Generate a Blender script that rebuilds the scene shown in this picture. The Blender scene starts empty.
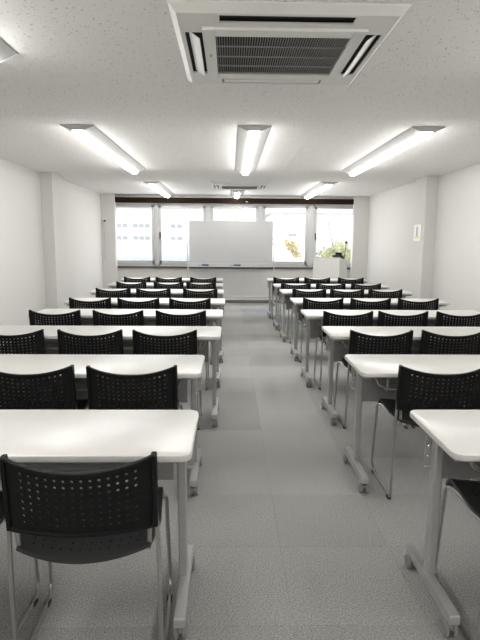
import bpy, math, random
from mathutils import Matrix, Vector
random.seed(7)
R = math.radians
scene = bpy.context.scene
COL = scene.collection

# ------------------------------------------------------------------ camera
F_PX, PITCH, YAW, ROLL, CAM_H = 524.5, R(8.631), R(1.13), R(0.42), 1.393
cd = bpy.data.cameras.new('camera')
cd.sensor_fit = 'AUTO'; cd.sensor_width = 36.0; cd.lens = F_PX * 36.0 / 640.0
cd.clip_start = 0.05; cd.clip_end = 600
cam = bpy.data.objects.new('camera', cd); COL.objects.link(cam)
fw = Vector((math.sin(YAW)*math.cos(PITCH), math.cos(YAW)*math.cos(PITCH), -math.sin(PITCH)))
rt = Vector((math.cos(YAW), -math.sin(YAW), 0)); up = rt.cross(fw)
r2 = rt*math.cos(ROLL) + up*math.sin(ROLL); u2 = -rt*math.sin(ROLL) + up*math.cos(ROLL)
m = Matrix.Identity(4)
for i in range(3):
    m[i][0], m[i][1], m[i][2] = r2[i], u2[i], -fw[i]
m[2][3] = CAM_H
cam.matrix_world = m
scene.camera = cam

# ------------------------------------------------------------------ sky and exposure
SKY = 4.2
LAMP = 36.0
w = bpy.data.worlds.new('world'); scene.world = w; w.use_nodes = True
bg = w.node_tree.nodes['Background']
bg.inputs[0].default_value = (0.97, 0.985, 1.0, 1); bg.inputs[1].default_value = SKY
vs = scene.view_settings
vs.view_transform = 'Standard'; vs.look = 'None'; vs.gamma = 1; vs.use_curve_mapping = False
vs.exposure = 0.0

# ------------------------------------------------------------------ materials
def mat(name, col, rough=0.5, metal=0.0, spec=0.5, emit=None, estr=0.0):
    M = bpy.data.materials.new(name); M.use_nodes = True
    b = M.node_tree.nodes['Principled BSDF']
    b.inputs['Base Color'].default_value = (*col, 1)
    b.inputs['Roughness'].default_value = rough; b.inputs['Metallic'].default_value = metal
    b.inputs['Specular IOR Level'].default_value = spec
    if emit:
        b.inputs['Emission Color'].default_value = (*emit, 1); b.inputs['Emission Strength'].default_value = estr
    return M
def nodes(M): return M.node_tree.nodes, M.node_tree.links, M.node_tree.nodes['Principled BSDF']
def noise_colour(M, c1, c2, scale, lo=0.35, hi=0.65, bump=0.0, detail=4, coord='pos', stretch=None):
    n, l, b = nodes(M)
    if coord == 'pos':
        src = n.new('ShaderNodeNewGeometry').outputs['Position']
    else:
        src = n.new('ShaderNodeTexCoord').outputs['Object']
    if stretch:
        mp = n.new('ShaderNodeMapping'); mp.inputs['Scale'].default_value = stretch
        l.new(src, mp.inputs['Vector']); src = mp.outputs['Vector']
    t = n.new('ShaderNodeTexNoise'); t.inputs['Scale'].default_value = scale; t.inputs['Detail'].default_value = detail
    l.new(src, t.inputs['Vector'])
    r = n.new('ShaderNodeValToRGB')
    r.color_ramp.elements[0].position = lo; r.color_ramp.elements[0].color = (*c1, 1)
    r.color_ramp.elements[1].position = hi; r.color_ramp.elements[1].color = (*c2, 1)
    l.new(t.outputs['Fac'], r.inputs['Fac']); l.new(r.outputs['Color'], b.inputs['Base Color'])
    if bump:
        bp = n.new('ShaderNodeBump'); bp.inputs['Strength'].default_value = bump; bp.inputs['Distance'].default_value = 0.002
        l.new(t.outputs['Fac'], bp.inputs['Height']); l.new(bp.outputs['Normal'], b.inputs['Normal'])
    return r
MT = {}
MT['wall'] = mat('wall_paper', (0.80, 0.785, 0.76), 0.85, spec=0.2)
noise_colour(MT['wall'], (0.62, 0.61, 0.59), (0.65, 0.64, 0.62), 260, bump=0.12)
MT['white'] = mat('white_paint', (0.80, 0.80, 0.79), 0.5)
noise_colour(MT['white'], (0.79, 0.79, 0.78), (0.81, 0.81, 0.80), 30)
MT['ceil_slab'] = mat('ceiling_slab', (0.45, 0.44, 0.42), 0.9)
# ceiling board: white with small dark fissures
c = MT['ceiling'] = mat('ceiling_board', (0.78, 0.77, 0.75), 0.9, spec=0.15)
rp = noise_colour(c, (0.50, 0.49, 0.47), (0.90, 0.89, 0.87), 85, 0.28, 0.35, bump=0.05, detail=1.5, stretch=(1, .75, 1))
# carpet tiles
c = MT['carpet'] = mat('carpet_tile', (0.3, 0.3, 0.29), 0.95, spec=0.08)
n, l, b = nodes(c)
rp = noise_colour(c, (0.15, 0.148, 0.142), (0.475, 0.472, 0.456), 190, 0.25, 0.75, bump=0.1, detail=3, coord='obj', stretch=(1, 0.8, 1))
oi = n.new('ShaderNodeObjectInfo')
mr = n.new('ShaderNodeMapRange'); mr.inputs['To Min'].default_value = 0.90; mr.inputs['To Max'].default_value = 1.07
l.new(oi.outputs['Random'], mr.inputs['Value'])
tn = n.new('ShaderNodeTexNoise'); tn.inputs['Scale'].default_value = 1.6; tn.inputs['Detail'].default_value = 3
gp = n.new('ShaderNodeNewGeometry'); l.new(gp.outputs['Position'], tn.inputs['Vector'])
mr2 = n.new('ShaderNodeMapRange'); mr2.inputs['From Min'].default_value = .3; mr2.inputs['From Max'].default_value = .7
mr2.inputs['To Min'].default_value = 0.94; mr2.inputs['To Max'].default_value = 1.05
l.new(tn.outputs['Fac'], mr2.inputs['Value'])
mu = n.new('ShaderNodeMath'); mu.operation = 'MULTIPLY'
l.new(mr.outputs['Result'], mu.inputs[0]); l.new(mr2.outputs['Result'], mu.inputs[1])
vm = n.new('ShaderNodeVectorMath'); vm.operation = 'SCALE'
l.new(rp.outputs['Color'], vm.inputs[0]); l.new(mu.outputs[0], vm.inputs['Scale'])
l.new(vm.outputs['Vector'], b.inputs['Base Color'])
c = MT['carpet_blue'] = mat('carpet_tile_bluish', (0.25, 0.27, 0.32), 0.95, spec=0.08)
noise_colour(c, (0.14, 0.15, 0.18), (0.33, 0.35, 0.42), 190, 0.25, 0.75, bump=0.1, detail=3, coord='obj')
MT['slab'] = mat('floor_slab', (0.16, 0.16, 0.155), 0.9)
noise_colour(MT['slab'], (0.24, 0.24, 0.235), (0.28, 0.28, 0.275), 40)
MT['skirting'] = mat('skirting', (0.16, 0.16, 0.155), 0.6)
noise_colour(MT['skirting'], (0.15, 0.15, 0.145), (0.17, 0.17, 0.165), 20)
MT['laminate'] = mat('white_laminate', (0.84, 0.825, 0.79), 0.33, spec=0.45)
noise_colour(MT['laminate'], (0.605, 0.595, 0.575), (0.625, 0.615, 0.595), 60, coord='obj')
MT['steel_grey'] = mat('grey_paint_steel', (0.36, 0.36, 0.355), 0.4, 0.35)
noise_colour(MT['steel_grey'], (0.385, 0.385, 0.38), (0.405, 0.405, 0.40), 35, coord='obj')
MT['panel_grey'] = mat('modesty_grey', (0.23, 0.23, 0.225), 0.5, 0.2)
noise_colour(MT['panel_grey'], (0.27, 0.27, 0.265), (0.29, 0.29, 0.285), 35, coord='obj')
MT['chrome'] = mat('chrome_rod', (0.42, 0.415, 0.40), 0.3, 0.85)
noise_colour(MT['chrome'], (0.41, 0.405, 0.39), (0.43, 0.425, 0.41), 50, coord='obj')
MT['black'] = mat('black_plastic', (0.012, 0.012, 0.0125), 0.55, spec=0.18)
noise_colour(MT['black'], (0.006, 0.006, 0.0063), (0.009, 0.009, 0.0093), 300, bump=0.08, coord='obj')
MT['seat_black'] = mat('black_seat_plastic', (0.02, 0.02, 0.021), 0.38, spec=0.5)
noise_colour(MT['seat_black'], (0.019, 0.019, 0.0195), (0.023, 0.023, 0.0235), 300, bump=0.08, coord='obj')
MT['rubber'] = mat('dark_rubber', (0.03, 0.03, 0.03), 0.7)
noise_colour(MT['rubber'], (0.027, 0.027, 0.027), (0.033, 0.033, 0.033), 40, coord='obj')
MT['wheel'] = mat('grey_wheel', (0.22, 0.22, 0.21), 0.55)
noise_colour(MT['wheel'], (0.21, 0.21, 0.20), (0.23, 0.23, 0.22), 40, coord='obj')
MT['bolt'] = mat('bolt_steel', (0.75, 0.75, 0.75), 0.25, 0.9)
noise_colour(MT['bolt'], (0.73, 0.73, 0.73), (0.77, 0.77, 0.77), 40, coord='obj')
MT['alu'] = mat('window_aluminium', (0.56, 0.56, 0.56), 0.45, 0.2)
noise_colour(MT['alu'], (0.52, 0.52, 0.52), (0.54, 0.54, 0.54), 25)
MT['brown'] = mat('dark_brown_rail', (0.030, 0.018, 0.012), 0.8, spec=0.1)
noise_colour(MT['brown'], (0.016, 0.008, 0.005), (0.024, 0.013, 0.008), 14, stretch=(.2, 1, 3))
MT['sill'] = mat('dark_sill', (0.075, 0.062, 0.055), 0.5)
noise_colour(MT['sill'], (0.07, 0.057, 0.05), (0.08, 0.067, 0.06), 14, stretch=(.2, 1, 3))
MT['board'] = mat('whiteboard_surface', (0.74, 0.74, 0.735), 0.25)
noise_colour(MT['board'], (0.50, 0.505, 0.51), (0.51, 0.515, 0.52), 6)
MT['navy'] = mat('navy_plastic', (0.02, 0.03, 0.13), 0.5)
noise_colour(MT['navy'], (0.018, 0.027, 0.12), (0.022, 0.033, 0.14), 40, coord='obj')
MT['lectern'] = mat('lectern_white', (0.74, 0.735, 0.715), 0.5)
noise_colour(MT['lectern'], (0.73, 0.725, 0.705), (0.75, 0.745, 0.725), 20, coord='obj')
MT['acwhite'] = mat('cassette_white', (0.80, 0.79, 0.76), 0.4)
noise_colour(MT['acwhite'], (0.79, 0.78, 0.75), (0.81, 0.80, 0.77), 20, coord='obj')
MT['acdark'] = mat('cassette_dark', (0.035, 0.034, 0.032), 0.8)
noise_colour(MT['acdark'], (0.03, 0.03, 0.028), (0.04, 0.039, 0.037), 20, coord='obj')
MT['slat'] = mat('grille_slat', (0.50, 0.49, 0.47), 0.5)
noise_colour(MT['slat'], (0.30, 0.295, 0.285), (0.32, 0.315, 0.305), 20, coord='obj')
MT['lampbody'] = mat('fixture_white', (0.82, 0.82, 0.81), 0.3)
noise_colour(MT['lampbody'], (0.54, 0.54, 0.53), (0.56, 0.56, 0.55), 20, coord='obj')
MT['led'] = mat('led_bar', (0.9, 0.9, 0.9), 0.5, emit=(1.0, 0.985, 0.955), estr=LAMP)
g = MT['glass'] = bpy.data.materials.new('window_glass'); g.use_nodes = True
gn, gl = g.node_tree.nodes, g.node_tree.links
gn.remove(gn['Principled BSDF'])
tr = gn.new('ShaderNodeBsdfTransparent'); tr.inputs[0].default_value = (0.95, 0.96, 0.96, 1)
gs = gn.new('ShaderNodeBsdfGlossy'); gs.inputs['Roughness'].default_value = 0.02
mx = gn.new('ShaderNodeMixShader'); mx.inputs[0].default_value = 0.05
gl.new(tr.outputs[0], mx.inputs[1]); gl.new(gs.outputs[0], mx.inputs[2]); gl.new(mx.outputs[0], gn['Material Output'].inputs['Surface'])
def simple(key, col, rough=0.7, scale=8, d=0.02):
    MT[key] = mat(key, col, rough)
    noise_colour(MT[key], tuple(max(0, v*(1-d)) for v in col), tuple(v*(1+d) for v in col), scale)
simple('facade', (0.78, 0.76, 0.73)); simple('facade_b', (0.80, 0.79, 0.77)); simple('far_window', (0.27, 0.28, 0.29), 0.6)
simple('far_trim', (0.34, 0.33, 0.31)); simple('roof_blue', (0.34, 0.41, 0.48)); simple('ground', (0.42, 0.41, 0.39), scale=.4, d=.15)
simple('leaf', (0.36, 0.36, 0.19), scale=3, d=.3); simple('leaf_grey', (0.20, 0.215, 0.18), scale=3, d=.3); simple('leaf_yellow', (0.46, 0.39, 0.22), scale=3, d=.25)
simple('bark', (0.26, 0.245, 0.22), scale=12, d=.2); simple('tan', (0.42, 0.34, 0.24))
simple('paper', (0.88, 0.87, 0.84)); simple('print_grey', (0.45, 0.46, 0.45)); simple('print_yellow', (0.80, 0.70, 0.32))

# ------------------------------------------------------------------ mesh builder
class MB:
    def __init__(s): s.v = []; s.f = []; s.mi = []; s.cur = 0
    def add(s, vs, fs):
        o = len(s.v); s.v += [tuple(p) for p in vs]; s.f += [tuple(o+i for i in f) for f in fs]; s.mi += [s.cur]*len(fs)
        return s
    def box(s, x0, x1, y0, y1, z0, z1):
        v = [(x, y, z) for z in (z0, z1) for y in (y0, y1) for x in (x0, x1)]
        return s.add(v, [(0, 2, 3, 1), (4, 5, 7, 6), (0, 1, 5, 4), (2, 6, 7, 3), (0, 4, 6, 2), (1, 3, 7, 5)])
    def bbox(s, x0, x1, y0, y1, z0, z1, b=.004):
        """box with chamfered edges: rounded-rectangle loops"""
        def loop(z, d): return [(x0+b, y0+d, z), (x1-b, y0+d, z), (x1-d, y0+b, z), (x1-d, y1-b, z), (x1-b, y1-d, z), (x0+b, y1-d, z), (x0+d, y1-b, z), (x0+d, y0+b, z)]
        ls = [loop(z0, b), loop(z0+b, 0), loop(z1-b, 0), loop(z1, b)]
        return s.loft(ls)
    def loft(s, loops, cap=True, closed=True):
        n = len(loops[0]); v = [p for L in loops for p in L]; f = []
        for i in range(len(loops)-1):
            for j in range(n if closed else n-1):
                k = (j+1) % n
                f.append((i*n+j, i*n+k, (i+1)*n+k, (i+1)*n+j))
        if cap:
            f.append(tuple(reversed(range(n)))); f.append(tuple((len(loops)-1)*n+j for j in range(n)))
        return s.add(v, f)
    def tube(s, pts, r, n=8, rad=None):
        pts = [Vector(p) for p in pts]; loops = []; prev = None
        for i, p in enumerate(pts):
            a = pts[max(0, i-1)]; c = pts[min(len(pts)-1, i+1)]
            t = (c-a).normalized()
            if prev is None:
                ref = Vector((0, 0, 1)) if abs(t.z) < .9 else Vector((1, 0, 0))
                nx = t.cross(ref).normalized()
            else:
                nx = (prev - t*prev.dot(t)).normalized()
            ny = t.cross(nx); prev = nx
            rr = rad[i] if rad else r
            loops.append([tuple(p + nx*rr*math.cos(2*math.pi*k/n) + ny*rr*math.sin(2*math.pi*k/n)) for k in range(n)])
        return s.loft(loops)
    def cyl(s, a, b, r, n=12): return s.tube([a, b], r, n)
    def lathe(s, prof, n=16, c=(0, 0, 0), axis='z'):
        loops = []
        for (r, h) in prof:
            L = []
            for k in range(n):
                A = 2*math.pi*k/n; p = (r*math.cos(A), r*math.sin(A), h)
                if axis == 'x': p = (p[2], p[0], p[1])
                if axis == 'y': p = (p[1], p[2], p[0])
                L.append((p[0]+c[0], p[1]+c[1], p[2]+c[2]))
            loops.append(L)
        return s.loft(loops)
    def prism_y(s, prof, y0, y1):
        """profile in x,z, extruded along y"""
        return s.loft([[(x, y0, z) for x, z in prof], [(x, y1, z) for x, z in prof]])
    def mesh(s, name, mats, smooth=False):
        me = bpy.data.meshes.new(name); me.from_pydata(s.v, [], s.f)
        for M in (mats if isinstance(mats, (list, tuple)) else [mats]): me.materials.append(MT[M])
        for p, i in zip(me.polygons, s.mi): p.material_index = i
        if smooth:
            me.shade_smooth()
            try: me.set_sharp_from_angle(angle=R(38))
            except Exception: pass
        me.update(); return me
    def build(s, name, mats, parent=None, smooth=False, loc=(0, 0, 0), rz=0):
        return link(name, s.mesh(name, mats, smooth), parent, loc, rz)
def link(name, data, parent=None, loc=(0, 0, 0), rz=0):
    o = bpy.data.objects.new(name, data); COL.objects.link(o)
    o.location = loc; o.rotation_euler = (0, 0, rz)
    if parent: o.parent = parent
    return o
def thing(name, label, cat, loc=(0, 0, 0), rz=0, group=None):
    o = link(name, None, None, loc, rz); o.empty_display_size = .1
    return tag(o, label, cat, group)
def tag(o, label, cat, group=None):
    o['label'] = label; o['category'] = cat
    if group: o['group'] = group
    return o
def struct(name, mb, mats, label=None, smooth=False):
    o = mb.build(name, mats, smooth=smooth); o['kind'] = 'structure'
    if label: o['label'] = label
    return o
def copy_tree(o, parent=None):
    c = o.copy(); COL.objects.link(c); c.parent = parent
    for ch in list(o.children): copy_tree(ch, c)
    return c
def fillet(pts, r, n=5):
    """round the corners of a polyline"""
    P = [Vector(p) for p in pts]; out = [P[0]]
    for i in range(1, len(P)-1):
        a, b, c = P[i-1], P[i], P[i+1]
        d1 = (a-b); d2 = (c-b); k = min(r, d1.length*.45, d2.length*.45)
        p1 = b + d1.normalized()*k; p2 = b + d2.normalized()*k
        for j in range(n+1):
            t = j/n; out.append(p1*(1-t)**2 + b*2*t*(1-t) + p2*t*t)
    out.append(P[-1]); return out

# ------------------------------------------------------------------ the room
XL, XR, YN, YF, H = -2.78, 3.09, -4.6, 11.75, 2.36
WT = .15
fl = struct('floor', MB().box(XL-WT, XR+WT, YN-WT, YF+WT, -.2, -.006), 'slab', 'grey carpet tile floor')
TX, TY = .237, 1.726
tile_me = MB().box(-.2497, .2497, -.2497, .2497, -.0055, 0).mesh('carpet_tile', 'carpet')
tile_blue = MB().box(-.2497, .2497, -.2497, .2497, -.0055, 0).mesh('carpet_tile', 'carpet_blue')
for i in range(-6, 6):
    for j in range(-2, 20):
        o = link('carpet_tile', tile_blue if (i, j) in ((0, 17), (-2, 16), (1, 14)) else tile_me, fl, (TX+.5*i+.25, TY+.5*j+.25, 0), (math.pi/2 if (i+j) % 2 else 0) + (math.pi if random.random() < .5 else 0))
mb = MB()
for i in range(-6, 6):
    for j in range(-13, -2):
        x, y = TX+.5*i+.25, TY+.5*j+.25
        mb.box(x-.2497, x+.2497, max(YN, y-.2497), y+.2497, -.0055, 0)
o = mb.build('carpet_tile', 'carpet', fl); o['kind'] = 'stuff'

ce = struct('ceiling', MB().box(XL-WT, XR+WT, YN-WT, YF+WT, H+.012, H+.2), 'ceil_slab', 'white speckled acoustic board ceiling')
xs = [XL, -2.25, -1.25, -.25, .75, 1.75, 2.75, XR]
ys = [YN] + [3.30+1.06*k for k in range(-7, 8)] + [YF]
cache = {}
for i in range(len(xs)-1):
    for j in range(len(ys)-1):
        wx, wy = xs[i+1]-xs[i]-.0012, ys[j+1]-ys[j]-.0012
        k = (round(wx, 3), round(wy, 3))
        if k not in cache: cache[k] = MB().box(-wx/2, wx/2, -wy/2, wy/2, 0, .011).mesh('ceiling_board', 'ceiling')
        link('ceiling_board', cache[k], ce, ((xs[i]+xs[i+1])/2, (ys[j]+ys[j+1])/2, H))

struct('wall_left', MB().box(XL-WT, XL, YN-WT, YF+WT, 0, H), 'wall', 'white papered left wall')
struct('wall_right', MB().box(XR, XR+WT, YN-WT, 8.2, 0, H).box(XR-.07, XR+WT, 8.2, YF+WT, 0, H), 'wall', 'white papered right wall')
struct('wall_near', MB().box(XL, XR, YN-WT, YN, 0, H), 'wall', 'white papered wall behind the camera')
mbw = MB().box(XL, XR, YF, YF+WT, 0, .775).box(XL, XR, YF, YF+WT, 2.175, H)
struct('wall_far', mbw, 'wall', 'white far wall under and over the window row')
struct('trim_1', MB().bbox(XL, XL+.17, 7.95, 8.40, 0, H, .003), 'wall', 'white square pillar on the left wall')
struct('trim_2', MB().bbox(XR-.175, XR, 7.95, 8.45, 0, H, .003), 'wall', 'white square pillar on the right wall')
struct('trim_3', MB().bbox(XL, -2.49, 11.58, YF, 0, H, .003), 'wall', 'white pillar in the far left corner')
struct('trim_4', MB().bbox(2.69, XR, 11.58, YF, 0, H, .003), 'wall', 'white pillar in the far right corner')
# baseboards (dark grey)
struct('baseboard_far', MB().box(-2.49, 2.69, YF-.012, YF, 0, .065), 'skirting', 'dark grey skirting under the windows')
struct('baseboard_left', MB().box(XL, XL+.01, YN, 7.95, 0, .065).box(XL, XL+.01, 8.40, 11.58, 0, .065), 'skirting', 'dark grey skirting on the left wall')
struct('baseboard_right', MB().box(XR-.01, XR, YN, 7.95, 0, .065).box(XR-.08, XR-.07, 8.45, 11.58, 0, .065), 'skirting', 'dark grey skirting on the right wall')
struct('trim_5', MB().bbox(-2.49, 2.69, YF-.05, YF+.02, .772, .812, .004), 'sill', 'dark brown window sill')
o = struct('trim_6', MB().bbox(-2.488, 2.688, YF-.13, YF-.002, 2.19, 2.297, .004), 'brown', 'dark brown blind box above the windows')
MB().bbox(.34, .385, YF-.133, YF-.129, 2.21, 2.225, .001).build('tag_plate', 'paper', o)

# windows: five sashes with mullions between
edges = [(-2.70, -1.652), (-1.595, -.52), (-.447, .64), (.707, 1.741), (1.842, 2.92)]
for k, (x0, x1) in enumerate(edges):
    z0, z1 = .815, 2.175
    y0, y1 = YF+.03, YF+.10
    f = MB()
    f.box(x0, x1, y0, y1, z0, z0+.045).box(x0, x1, y0, y1, z1-.035, z1).box(x0, x0+.03, y0, y1, z0, z1).box(x1-.03, x1, y0, y1, z0, z1)
    wn = struct('window_%d' % (k+1), f, 'alu', 'aluminium window, number %d of five from the left' % (k+1))
    s = MB(); a0, a1, c0, c1 = x0+.03, x1-.03, z0+.045, z1-.035; t = .05
    s.bbox(a0, a1, y0-.012, y0+.035, c0, c0+t+.03, .004).bbox(a0, a1, y0-.012, y0+.035, c1-t, c1, .004)
    s.bbox(a0, a0+t, y0-.012, y0+.035, c0, c1, .004).bbox(a1-t, a1, y0-.012, y0+.035, c0, c1, .004)
    s.build('sash', 'alu', wn)
    MB().box(a0+t-.004, a1-t+.004, y0+.008, y0+.014, c0+t+.026, c1-t+.004).build('pane', 'glass', wn)
    if k in (1, 4):
        h = MB().bbox(a0+.005, a0+.035, y0-.03, y0-.012, 1.44, 1.56, .003).bbox(a0+.008, a0+.03, y0-.055, y0-.03, 1.40, 1.53, .003)
        h.build('window_handle', 'sill', wn)
mu_ = [(-2.78, -2.70), (-1.652, -1.595), (-.52, -.447), (.64, .707), (1.741, 1.842), (2.92, 3.09)]
for k, (x0, x1) in enumerate(mu_):
    struct('trim_%d' % (7+k), MB().box(x0, x1, YF+.015, YF+.11, .775, 2.175), 'alu', 'aluminium mullion, number %d of six from the left' % (k+1))
struct('trim_13', MB().box(XL, XR, YF+.01, YF+.12, .775, .815), 'alu', 'aluminium lower window rail')

# ------------------------------------------------------------------ ceiling lights (surface mounted, sloped sides, LED bar below)
def ceiling_light(label, x, y0, y1):
    L = y1-y0
    t = thing('ceiling_light', label, 'ceiling light', (x, (y0+y1)/2, H), 0, 'ceiling lights')
    h = L/2
    MB().prism_y([(-.14, 0), (-.14, -.006), (-.052, -.045), (.052, -.045), (.14, -.006), (.14, 0)], -h, h).build('housing', 'lampbody', t)
    MB().prism_y([(-.046, -.045), (-.045, -.058), (-.037, -.070), (-.020, -.078), (.020, -.078), (.037, -.070), (.045, -.058), (.046, -.045)], -h+.012, h-.012).build('led_bar', 'led', t, True)
    for s in (-1, 1):
        MB().prism_y([(-.143, 0), (-.143, -.008), (-.054, -.047), (.054, -.047), (.143, -.008), (.143, 0)], s*h-(.006 if s < 0 else 0), s*h+(.006 if s > 0 else 0)).build('end_cap', 'lampbody', t)
ceiling_light('long ceiling light at the left edge, nearest the camera, mostly cut off', -1.265, .26, 2.96)
ceiling_light('added long fill light out of frame above the nearest right-hand table', 1.68, .26, 2.96)  # unseen, added to match the left one and help light the near end
for x, nm in ((-1.31, 'left'), (.205, 'middle'), (1.68, 'right')):  # unseen row of fixtures added to brighten the near end of the room
    ceiling_light('added unseen ceiling fill light behind the camera, %s of the three there' % nm, x, -4.1, -1.4)
ceiling_light('long lit ceiling light over the left rows, nearer one', -1.31, 4.70, 7.43)
ceiling_light('long lit ceiling light over the aisle, nearer one', .205, 4.66, 7.45)
ceiling_light('long lit ceiling light over the right rows, nearer one', 1.68, 4.62, 7.40)
ceiling_light('long lit ceiling light on the left, nearer to the windows', -1.335, 9.07, 11.45)
ceiling_light('short lit ceiling light between the far air conditioner and the windows', .14, 10.50, 11.55)
ceiling_light('long lit ceiling light on the right, nearer to the windows', 1.64, 8.88, 11.45)

# ------------------------------------------------------------------ ceiling cassette air conditioners
def cassette(loc):
    t = thing('air_conditioner', 'white ceiling cassette air conditioner with dark grille, large and nearest the camera', 'air conditioner', loc, 0, 'ceiling air conditioners')
    W, D, dz = .50, .525, -.036
    def rect(hx, hy, z): return [(-hx, -hy, z), (hx, -hy, z), (hx, hy, z), (-hx, hy, z)]
    # sloped outer rim, with flat face carrying four outlet openings and the intake opening
    MB().loft([rect(W, D, 0), rect(W, D, -.006), rect(W-.03, D-.03, dz)], cap=False).build('rim', 'acwhite', t)
    gx, gy = .37, .355          # intake cover half size
    fx, fy = W-.03, D-.03
    ox0, ox1 = .372, .450       # outlet slot across
    m = MB()
    def slab(x0, x1, y0, y1): m.box(x0, x1, y0, y1, dz, dz+.008)
    # corner pieces and strips around the slots
    for sx in (-1, 1):
        a, b_ = sorted((sx*ox1, sx*fx)); slab(a, b_, -fy, fy)
        a, b_ = sorted((sx*ox0, sx*ox1)); slab(a, b_, -fy, -.29); slab(a, b_, .29, fy)
    for sy in (-1, 1):
        a, b_ = sorted((sy*.475, sy*fy)); slab(-ox0, ox0, a, b_)
        a, b_ = sorted((sy*.40, sy*.475)); slab(-ox0, -.29, a, b_); slab(.29, ox0, a, b_)
        a, b_ = sorted((sy*gy, sy*.40)); slab(-ox0, ox0, a, b_)
    m.build('face_panel', 'acwhite', t)
    MB().box(-fx+.01, fx-.01, -fy+.01, fy-.01, dz+.022, dz+.03).build('duct', 'acdark', t)
    # louvre flaps
    for sx in (-1, 1):
        a = .5
        x = sx*(ox0+.037)
        p = [(x-sx*.026, dz-.020), (x-sx*.023, dz-.023), (x+sx*.024, dz+.010), (x+sx*.021, dz+.013)]
        MB().prism_y(p, -.275, .275).build('louvre', 'acwhite', t)
    for sy in (-1, 1):
        y = sy*.437
        q = [(y-sy*.030, dz+.004), (y-sy*.028, dz-.001), (y+sy*.026, dz+.001), (y+sy*.024, dz+.006)] if sy > 0 else [(y-.036, dz+.016), (y-.033, dz+.013), (y-.012, dz+.019), (y-.012, dz+.021)]
        MB().loft([[(-.28, a, b_) for a, b_ in q], [(.28, a, b_) for a, b_ in q]]).build('louvre', 'acwhite', t)
    # intake cover: frame, cross bars, slats
    f = MB(); zz0, zz1 = dz-.012, dz+.004
    f.bbox(-gx, -.312, -gy, gy, zz0, zz1, .003).bbox(.312, gx, -gy, gy, zz0, zz1, .003).bbox(-.312, .312, -gy, -.275, zz0, zz1, .003).bbox(-.312, .312, .275, gy, zz0, zz1, .003)
    fr = f.build('grille_frame', 'acwhite', t)
    MB().bbox(-.345, -.335, -.05, -.01, zz0-.002, zz0, .001).build('badge', 'print_grey', fr)
    for y in (-.14, 0, .14):
        MB().box(-.312, .312, y-.004, y+.004, dz-.009, dz-.004).build('cross_bar', 'slat', fr)
    s = MB()
    for k in range(52):
        x = -.306+k*.012
        s.box(x-.0016, x+.0016, -.275, .275, dz-.006, dz+.006)
    sl = s.build('grille_slats', 'slat', fr); sl['kind'] = 'stuff'
    return t
ac = cassette((.24, 2.84, H))
ac2 = copy_tree(ac); ac2.location = (.165, 9.53, H)
ac2['label'] = 'small far ceiling cassette air conditioner close to the windows'

# ------------------------------------------------------------------ perforated sheet helper
def perforated(S, us, vs, hole, thick, r):
    """thick curved sheet over the grid us x vs; cells for which hole(i,j) is true get a round hole"""
    m = MB(); N = 8
    def nrm(u, v):
        e = .002
        a = Vector(S(u+e, v))-Vector(S(u-e, v)); b = Vector(S(u, v+e))-Vector(S(u, v-e))
        return a.cross(b).normalized()
    cache = {}
    def P(u, v, side):
        k = (round(u, 5), round(v, 5), side)
        if k not in cache:
            p = Vector(S(u, v)) + nrm(u, v)*(thick*.5*side)
            cache[k] = len(m.v); m.v.append(tuple(p))
        return cache[k]
    def face(f): m.f.append(tuple(f)); m.mi.append(0)
    nu, nv = len(us)-1, len(vs)-1
    for i in range(nu):
        for j in range(nv):
            u0, u1, v0, v1 = us[i], us[i+1], vs[j], vs[j+1]; uc, vc = (u0+u1)/2, (v0+v1)/2
            ring = [(u1, vc), (u1, v1), (uc, v1), (u0, v1), (u0, vc), (u0, v0), (uc, v0), (u1, v0)]
            if hole(i, j):
                lu = (Vector(S(uc+.01, vc))-Vector(S(uc-.01, vc))).length/.02; lv = (Vector(S(uc, vc+.01))-Vector(S(uc, vc-.01))).length/.02
                cir = [(uc+r/lu*math.cos(2*math.pi*k/8), vc+r/lv*math.sin(2*math.pi*k/8)) for k in range(8)]
                for side in (1, -1):
                    for k in range(8):
                        q = (k+1) % 8
                        f = (P(*cir[k], side), P(*ring[k], side), P(*ring[q], side), P(*cir[q], side))
                        face(f if side > 0 else f[::-1])
                for k in range(8):
                    q = (k+1) % 8
                    face((P(*cir[k], 1), P(*cir[q], 1), P(*cir[q], -1), P(*cir[k], -1)))
            else:
                for side in (1, -1):
                    f = [P(*ring[k], side) for k in range(8)]
                    face(f if side > 0 else f[::-1])
    def rim(a, b): face((P(*a, 1), P(*a, -1), P(*b, -1), P(*b, 1)))
    for i in range(nu):
        um = (us[i]+us[i+1])/2
        for a, b in ((us[i], um), (um, us[i+1])):
            rim((a, vs[0]), (b, vs[0])); rim((b, vs[-1]), (a, vs[-1]))
    for j in range(nv):
        vm_ = (vs[j]+vs[j+1])/2
        for a, b in ((vs[j], vm_), (vm_, vs[j+1])):
            rim((us[0], b), (us[0], a)); rim((us[-1], a), (us[-1], b))
    return m
def sweep_box(m, pts, w, d, wdir):
    """rectangular bar along pts, width w along wdir, depth d along the other normal"""
    loops = []
    P = [Vector(p) for p in pts]
    for i, p in enumerate(P):
        t = (P[min(i+1, len(P)-1)]-P[max(i-1, 0)]).normalized()
        a = Vector(wdir); a = (a-t*a.dot(t)).normalized(); b = t.cross(a)
        loops.append([tuple(p+a*w*s+b*d*q) for s, q in ((-.5, -.3), (-.3, -.5), (.3, -.5), (.5, -.3), (.5, .3), (.3, .5), (-.3, .5), (-.5, .3))])
    m.loft(loops); return m

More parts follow.
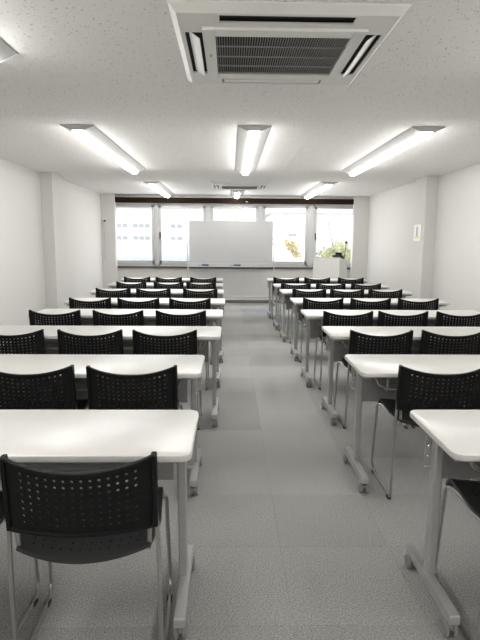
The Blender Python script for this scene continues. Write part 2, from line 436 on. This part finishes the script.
# ------------------------------------------------------------------ chairs
def lin(a, b, n): return [a+(b-a)*i/n for i in range(n+1)]
def make_chair():
    t = thing('stacking_chair', '', 'chair', (0, 0, 0), 0, 'black perforated chairs at the tables')
    def S(u, v):           # backrest
        zb = .516+.004*u*u; zt = .721+.036*abs(u)**2.2
        return (u*.220, -.200-.022*v-.042*(1-u*u), zb+(zt-zb)*v)
    us = [-1, -.9]+lin(-.82, .82, 14)+[.9, 1]; vs = [0, .05]+lin(.10, .93, 8)+[1]
    m = perforated(S, us, vs, lambda i, j: 2 <= i <= 15 and 2 <= j <= 9, .0045, .0049)
    for s in (-1, 1):      # thick side rails
        sweep_box(m, [(S(s, v)[0], S(s, v)[1]+.006, S(s, v)[2]) for v in lin(0, 1, 6)], .018, .034, (1, 0, 0))
    sweep_box(m, [(S(u, 0)[0], S(u, 0)[1], S(u, 0)[2]+.002) for u in lin(-1, 1, 14)], .014, .018, (0, 0, 1))
    sweep_box(m, [(S(u, 1)[0], S(u, 1)[1], S(u, 1)[2]-.003) for u in lin(-1, 1, 14)], .011, .015, (0, 0, 1))
    m.build('backrest', 'black', t, True)
    def Q(u, v):           # seat, v from rear to front
        wd = .203+.030*min(1, v/.35)-.022*v
        yr = -.205-.040*(1-u*u); yf = .205
        y = yr+(yf-yr)*v
        z = .444+.012*u*u-.014*math.exp(-((v-.05)/.25)**2)*(1-u*u)+.010*v-.045*max(0, (v-.86)/.14)**2
        return (u*wd, y, z)
    us = [-1, -.94]+lin(-.84, .84, 12)+[.94, 1]; vs = [0, .04]+lin(.08, .70, 9)+[.78, .86, .92, .97, 1]
    m = perforated(Q, us, vs, lambda i, j: 2 <= i <= 13 and 2 <= j <= 10 and (i in (2, 3, 4, 11, 12, 13) or True), .012, .0045)
    m.build('seat', 'seat_black', t, True)
    for s in (-1, 1):
        path = [(s*.220, -.197, .60), (s*.226, -.196, .48), (s*.233, -.190, .013), (s*.233, .165, .013), (s*.233, .205, .050), (s*.224, .170, .434), (s*.205, .120, .436),
                (s*.196, -.165, .424), (s*.198, -.190, .440), (s*.203, -.193, .55)]
        p = fillet(path[:5], .02, 4)[:-1] + fillet(path[3:], .03, 4)[1:]
        p = fillet(path, .024, 4)
        fr = MB().tube(p, .0075, 7).build('side_frame', 'chrome', t, True)
        for y in (-.165, .15):
            MB().bbox(s*.233-.010, s*.233+.010, y-.018, y+.018, 0, .018, .003).build('glide', 'rubber', fr)
    for y, z in ((.10, .429), (-.10, .420)):
        MB().tube([(-.2, y, z), (.2, y, z)], .006, 6).build('cross_bar', 'chrome', t, True)
    return t

# ------------------------------------------------------------------ tables
TD = .474
def make_table():
    t = thing('folding_table', '', 'table', (0, 0, 0), 0, 'white folding tables in rows')
    def rr(hx, hy, r, z, n=5):
        L = []
        for cx, cy, a0 in ((hx-r, hy-r, 0), (-hx+r, hy-r, 90), (-hx+r, -hy+r, 180), (hx-r, -hy+r, 270)):
            for k in range(n+1):
                a = R(a0+90*k/n); L.append((cx+r*math.cos(a), cy+r*math.sin(a), z))
        return L
    hx, hy = .9, TD/2
    MB().loft([rr(hx-.004, hy-.004, .034, .676), rr(hx-.001, hy-.001, .037, .678), rr(hx, hy, .038, .682), rr(hx, hy, .038, .693), rr(hx-.0015, hy-.0015, .0365, .698), rr(hx-.005, hy-.005, .033, .70)]).build('tabletop', 'laminate', t, True)
    for s in (-1, 1):
        x = s*.855
        lg = MB().bbox(x-s*.009-.016, x-s*.009+.016, .010, .062, .085, .66, .005).build('leg', 'steel_grey', t)
        ft = MB()
        prof = [(-.226, .070), (-.226, .100), (-.222, .104), (.222, .104), (.226, .100), (.226, .070), (.2, .066), (-.2, .066)]
        ft.loft([[(x-.0185, a, b) for a, b in prof], [(x+.0185, a, b) for a, b in prof]])
        ft.build('foot', 'steel_grey', lg)
        MB().bbox(x-.022, x+.022, -.19, .19, .655, .677, .003).build('top_bracket', 'steel_grey', lg)
        xo = x+s*.007        # outer face of the post
        a, b_ = sorted((xo-s*.004, xo+s*.026))
        br = MB().bbox(a, b_, .052, .058, .535, .655, .002).bbox(a, b_, .036, .054, .531, .537, .002).build('hinge_plate', 'steel_grey', t)
        for z in (.572, .615):
            MB().lathe([(.001, -.0075), (.004, -.007), (.0065, -.004), (.0065, 0)], 10, (xo+s*.013, .052, z), 'y').build('bolt', 'bolt', br, True)
        for y in (-.195, .195):
            ca = MB().lathe([(.004, .03), (.004, .062)], 8, (x, y, 0)).bbox(x-.008, x+.008, y-.018, y+.026, .034, .054, .004).build('caster', 'wheel', t, True)
            for q in (-1, 1):
                MB().lathe([(.006, -.008), (.026, -.008), (.030, -.004), (.030, .004), (.026, .008), (.006, .008)], 16, (x+q*.0150, y+.010, .030), 'x').build('wheel', 'wheel', ca, True)
    for y in (-.12, .12):
        MB().bbox(-.84, .84, y-.014, y+.014, .645, .677, .003).build('rail', 'steel_grey', t)
    MB().bbox(-.795, .795, .205, .217, .405, .66, .003).build('modesty_panel', 'panel_grey', t)
    # wire book shelf below the top
    sh = MB()
    for s in (-1, 1):
        sh.tube(fillet([(s*.74, -.17, .655), (s*.74, -.17, .585), (s*.74, .17, .585), (s*.74, .17, .655)], .03, 4), .006, 6)
        sh.tube(fillet([(s*.79, -.10, .655), (s*.77, -.10, .585), (s*.70, -.10, .585)], .03, 4), .006, 6)
    for y in lin(-.16, .16, 6):
        sh.tube([(-.745, y, .590), (.745, y, .590)], .004, 5)
    sh.build('book_shelf', 'steel_grey', t, True)
    return t

ORD = ['first', 'second', 'third', 'fourth', 'fifth', 'sixth', 'seventh', 'eighth']
TL = [(-.124, 1.62), (-.150, 2.672), (-.066, 3.754), (-.066, 4.805), (-.054, 5.828), (-.085, 7.013), (-.111, 8.123), (-.129, 9.211)]
TR = [(.744, 1.625), (.706, 2.70), (.752, 3.782), (.718, 4.826), (.736, 5.931), (.710, 7.08), (.695, 8.074), (.679, 9.31)]
CL = [[-.456, -.985, -1.55], [-.503, -1.028, -1.58], [-.464, -.994, -1.55], [-.446, -1.018, -1.592], [-.442, -1.01, -1.534], [-.388, -1.009, -1.548], [-.438, -.942, -1.516], [-.462, -1.062, -1.618]]
CR = [[1.085, 1.62, 2.16], [1.11, 1.66, 2.20], [1.098, 1.631, 2.17], [1.094, 1.606, 2.142], [1.055, 1.588, 2.14], [1.068, 1.583, 2.096], [1.016, 1.547, 2.097], [1.0, 1.542, 2.138]]
ROT = {('left', 0, 0): 2.6, ('left', 1, 0): 1.8, ('left', 1, 1): 1.5, ('right', 1, 0): -.5}
proto_t, proto_c = make_table(), make_chair()
used_t = used_c = False
SEAT = ['at the aisle end of', 'in the middle of', 'at the wall end of']
for side, TT, CC, sg in (('left', TL, CL, -1), ('right', TR, CR, 1)):
    for k, (x, y) in enumerate(TT):
        o = copy_tree(proto_t) if used_t else proto_t; used_t = True
        o.location = (x+sg*.9, y+TD/2, 0); o.rotation_euler.z = 0
        if k == 0: o['label'] = 'white folding table on casters nearest the camera, %s of the aisle' % side
        elif k == 7: o['label'] = 'white folding table on casters nearest the %s, %s of the aisle' % ('whiteboard' if side == 'left' else 'lectern', side)
        else: o['label'] = 'white folding table on casters, %s from the camera, %s of the aisle' % (ORD[k], side)
        for q, cx in enumerate(CC[k]):
            c = copy_tree(proto_c) if used_c else proto_c; used_c = True
            rz = ROT.get((side, k, q), random.uniform(-1.5, 1.5))
            c.location = (cx, y+(.085 if (side, k) == ('left', 0) else .155)+random.uniform(-.008, .004), 0); c.rotation_euler.z = R(rz)
            c['label'] = 'black perforated chair %s the %s %s-hand table from the camera' % (SEAT[q], ORD[k], side)

# ------------------------------------------------------------------ whiteboard on a stand
wb = thing('whiteboard', 'wide white mobile whiteboard on a stand before the windows', 'whiteboard', (.02, 11.36, 0))
BX = .895
MB().bbox(-BX+.008, BX-.008, -.012, .012, .905, 1.79, .002).build('board', 'board', wb)
MB().box(-BX, BX, -.015, .015, 1.788, 1.803).box(-BX, BX, -.015, .015, .892, .907).box(-BX, -BX+.01, -.015, .015, .892, 1.803).box(BX-.01, BX, -.015, .015, .892, 1.803).build('board_frame', 'alu', wb)
MB().bbox(-BX+.01, BX-.01, -.075, -.012, .826, .838, .002).bbox(-BX+.01, BX-.01, -.078, -.070, .826, .850, .002).bbox(-BX+.01, BX-.01, -.014, -.006, .826, .895, .002).build('pen_tray', 'board', wb)
for s in (-1, 1):
    p = MB().bbox(s*.925-.014, s*.925+.014, -.018, .018, .07, 1.345, .004).bbox(s*.905-.012, s*.905+.012, -.010, .010, 1.30, 1.33, .003).build('post', 'board', wb)
    f = MB().bbox(s*.925-.018, s*.925+.018, -.26, .26, .058, .088, .005).build('foot', 'board', wb)
    for y in (-.235, .235):
        MB().lathe([(.005, -.012), (.025, -.012), (.028, -.008), (.028, .008), (.025, .012), (.005, .012)], 14, (s*.925, y, .028), 'x').bbox(s*.925-.008, s*.925+.008, y-.01, y+.01, .035, .06, .002).build('caster', 'wheel', f, True)
MB().bbox(-.925, .925, -.014, .014, .165, .195, .004).build('cross_bar', 'board', wb)
for x, nm in ((-.53, 'navy whiteboard eraser left on the tray'), (.155, 'navy whiteboard eraser near the middle of the tray')):
    e = thing('whiteboard_eraser', nm, 'eraser', (x, 11.317, .8382), 0, 'erasers on the whiteboard tray')
    MB().bbox(-.075, .075, -.022, .022, .006, .042, .006).build('grip', 'navy', e)
    MB().box(-.073, .073, -.020, .020, 0, .006).build('felt_pad', 'print_grey', e)
for x, M, nm in ((.04, 'rubber', 'black marker lying beside the middle eraser'), (-.70, 'alu', 'grey marker at the left of the tray'), (.45, 'alu', 'grey marker right of the middle on the tray'), (.66, 'rubber', 'dark marker near the right end of the tray')):
    mk = thing('marker_pen', nm, 'marker', (x, 11.32, .8382), 0, 'markers on the whiteboard tray')
    MB().lathe([(.003, -.06), (.007, -.058), (.007, .03), (.005, .032)], 10, (0, 0, .0085), 'x').build('barrel', M, mk, True)
    MB().lathe([(.0055, .028), (.0085, .029), (.0085, .06), (.006, .065)], 10, (0, 0, .0085), 'x').build('cap', 'rubber', mk, True)

# ------------------------------------------------------------------ lectern with device and microphone
A = R(30)
lc = thing('lectern', 'white angled lectern with sloping top by the right-hand window', 'lectern', (2.155, 10.32, 0), -A)
LW, LD = .55, .47
def wedge(m, x0, x1, y0, y1, z0, za, zb):   # top height za at y0, zb at y1
    return m.add([(x0, y0, z0), (x1, y0, z0), (x1, y1, z0), (x0, y1, z0), (x0, y0, za), (x1, y0, za), (x1, y1, zb), (x0, y1, zb)],
                 [(0, 3, 2, 1), (4, 5, 6, 7), (0, 1, 5, 4), (1, 2, 6, 5), (2, 3, 7, 6), (3, 0, 4, 7)])
def ltop(y): return 1.072-.075*y/LD
MB().box(-LW, 0, 0, .02, .04, 1.058).build('front_panel', 'lectern', lc)
for x0 in (-LW, -.02):
    wedge(MB(), x0, x0+.02, .02, LD, .04, ltop(.02)-.015, ltop(LD)-.015).build('side_panel', 'lectern', lc)
m_ = MB(); m_.loft([[(-LW-.006, -.008, ltop(-.008)-.018), (-LW-.006, LD+.01, ltop(LD+.01)-.018), (-LW-.006, LD+.01, ltop(LD+.01)), (-LW-.006, -.008, ltop(-.008))],
                    [(.006, -.008, ltop(-.008)-.018), (.006, LD+.01, ltop(LD+.01)-.018), (.006, LD+.01, ltop(LD+.01)), (.006, -.008, ltop(-.008))]])
m_.build('top_board', 'lectern', lc)
MB().box(-LW+.02, -.02, .02, LD-.03, .55, .568).build('shelf', 'lectern', lc)
MB().box(-LW-.004, .004, -.004, LD, 0, .04).build('plinth', 'skirting', lc)
def lec(x, y):
    ca, sa = math.cos(-A), math.sin(-A)
    return (2.155+x*ca-y*sa, 10.32+x*sa+y*ca, ltop(y)+.001)
p = lec(-.10, .20)
tl = math.atan(.075/LD)
dv = thing('control_box', 'small black stepped device standing on the white lectern', 'device', p, -A)
dv.rotation_euler.x = -tl
MB().bbox(-.095, .095, -.06, .06, 0, .07, .008).build('body', 'black', dv)
MB().bbox(-.055, .055, -.045, .05, .07, .125, .008).build('upper_housing', 'black', dv)
MB().bbox(-.06, .06, -.0625, -.0595, .02, .055, .001).build('display', 'seat_black', dv)
p = lec(-.045, .40)
mc = thing('microphone_stand', 'thin black gooseneck microphone rising from the lectern edge', 'microphone', p, -A); mc.rotation_euler.x = -tl
MB().lathe([(.03, 0), (.03, .012), (.022, .018), (.008, .02)], 16).build('base', 'black', mc, True)
MB().tube([(0, 0, .018), (0, .02, .15), (.002, .04, .28), (.004, .04, .345)], .006, 8).build('stem', 'black', mc, True)
MB().lathe([(.004, .335), (.017, .345), (.024, .365), (.022, .385), (.012, .398), (.002, .401)], 14, (.004, .04, 0)).build('microphone_head', 'rubber', mc, True)

# ------------------------------------------------------------------ small wall things
sn = thing('wall_sensor', 'small white wall sensor with black lens on the far left pillar', 'sensor', (-2.725, 11.58, 1.785))
MB().bbox(-.03, .03, -.02, 0, -.05, .05, .004).build('base_plate', 'white', sn)
MB().lathe([(.004, -.055), (.020, -.05), (.024, -.035), (.024, -.018), (.01, -.014)], 14, (.015, 0, .005), 'y').build('lens', 'rubber', sn, True)
cb = MB().tube([(0, -.006, -.05), (.002, -.006, -.4), (.006, -.006, -.83)], .004, 6)
cb = cb.build('cable', 'print_grey', sn)
for z in (-.27, -.80):
    MB().bbox(-.008, .014, -.012, 0, z-.012, z+.012, .002).build('cable_clip', 'print_grey', cb)
po = thing('wall_notice', 'small framed paper notice with yellow band on the right pillar', 'notice', (XR-.175, 8.20, 1.53))
MB().bbox(-.012, 0, -.15, .15, -.125, .125, .002).build('backing', 'paper', po)
MB().box(-.0135, -.012, -.03, .05, -.06, .09).build('picture', 'print_grey', po)
MB().box(-.0135, -.012, -.10, .11, -.095, -.06).build('yellow_band', 'print_yellow', po)

# ------------------------------------------------------------------ outside
struct('ground', MB().box(-200, 200, 13, 320, -6.2, -6.0), 'ground', 'pale street level ground outside')
def building(label, x0, x1, y0, y1, z1, M, rows, cols, wsz, loc_group=None):
    b = thing('building', label, 'building', ((x0+x1)/2, (y0+y1)/2, -6))
    hx, hy = (x1-x0)/2, (y1-y0)/2; hz = z1+6
    MB().box(-hx, hx, -hy, hy, 0, hz).build('wall', M, b)
    MB().box(-hx-.4, hx+.4, -hy-.5, hy+.4, hz, hz+.35).build('roof_slab', 'far_trim', b)
    me = MB().box(-wsz[0]/2, wsz[0]/2, -.08, .02, 0, wsz[1]).mesh('window', 'far_window')
    for z in rows:
        MB().box(-hx, hx, -hy-.12, -hy, z+6-.35, z+6-.2).build('ledge', 'far_trim', b)
        for x in cols: link('window', me, b, (x-(x0+x1)/2, -hy, z+6))
    return b
building('long pale building far outside the left-hand windows', -46, 2, 118, 132, 8.2, 'facade', (1.35, 4.0), (-29.5, -24.6, -23.2, -20.9, -19.6, -18.3, -12.6, -11.2, -8, -6.6), (1.1, .85))
building('white building outside the middle windows', 6, 17.5, 78, 90, 5.2, 'facade_b', (2.0,), (9.2,), (1.2, .5))
sh = thing('low_shed', 'low building with a pale blue roof outside the leftmost window', 'building', (-28, 100, -6))
MB().box(-18, 20, -4, 4, 0, 3.0).build('wall', 'far_trim', sh)
MB().prism_y([(-18.6, 3.0), (20.6, 3.0), (20.6, 3.3), (20.0, 4.4), (-18, 4.4), (-18.6, 3.3)], -4.4, 4.4).build('roof', 'roof_blue', sh)
fe = thing('balcony_wall', 'tan parapet wall outside the fourth window', 'wall', (5.2, 50, -6))
MB().box(-3, 3, -.2, .2, 0, 4.6).build('wall', 'facade', fe)
MB().box(-3.1, 3.1, -.3, .3, 4.6, 5.0).build('coping', 'tan', fe)
def tree(label, x, y, base, trunk, blobs, M, nleaf, seed, ls=.16):
    rnd = random.Random(seed)
    t = thing('tree', label, 'tree', (x, y, base), 0, 'trees outside the windows')
    m = MB()
    for pts, r in trunk:
        m.tube(pts, r, 7, [r*(1-.75*i/(len(pts)-1)) for i in range(len(pts))])
    m.build('trunk', 'bark', t, True)
    lf = MB()
    for (cx, cy, cz, rx, rz_) in blobs:
        for _ in range(int(nleaf*min(1, rx*rx*rz_/.28))+4):
            while True:
                a = Vector([rnd.uniform(-1, 1) for _ in range(3)])
                if a.length <= 1: break
            p = Vector((cx+a.x*rx, cy+a.y*rx, cz+a.z*rz_))
            d1 = Vector([rnd.uniform(-1, 1) for _ in range(3)]).normalized(); d2 = d1.orthogonal().normalized()
            L = ls*rnd.uniform(.6, 1.2)
            lf.add([p-d1*L, p+d2*L*.45, p+d1*L, p-d2*L*.45], [(0, 1, 2, 3)])
    f = lf.build('foliage', M, t); f['kind'] = 'stuff'
    return t
tree('pale yellow-green leafy tree with a bare leaning trunk outside the rightmost window', 7.4, 36, -6,
     [([(0, 0, 0), (.1, 0, 3), (.0, 0, 5.2), (-.35, 0, 6.8), (-.75, 0, 8.6)], .16), ([(.02, 0, 5.0), (.5, .2, 6.6), (.9, .2, 8.2)], .07), ([(-.3, 0, 6.8), (-.1, 0, 7.7), (.1, 0, 8.4)], .045)],
     [(.1, 0, 6.7, .75, .5), (-.5, .4, 6.3, .8, .6), (.7, 0, 6.2, .7, .7), (-.7, 0, 8.5, .25, .16), (.9, 0, 8.0, .3, .2), (0, 0, 5.6, 1.2, .6), (.3, .3, 6.9, .9, .6), (1.1, .2, 5.9, .6, .8)], 'leaf', 520, 3, .10)
tree('grey-green rounded tree outside the rightmost window, left of the leaning trunk', 6.85, 38, -6,
     [([(0, 0, 0), (0, 0, 3), (.1, 0, 5.5)], .12)], [(0, 0, 6.2, .75, .8), (.1, 0, 5.4, .9, .7)], 'leaf_grey', 700, 5, .11)
tree('small yellow tree outside the fourth window', 5.0, 42, -6,
     [([(0, 0, 0), (0, 0, 3), (.05, 0, 6.6)], .09)], [(0, 0, 6.9, .55, .45), (-.35, 0, 7.3, .4, .3), (.3, 0, 6.4, .5, .4)], 'leaf_yellow', 600, 9, .12)
bpy.context.view_layer.update()
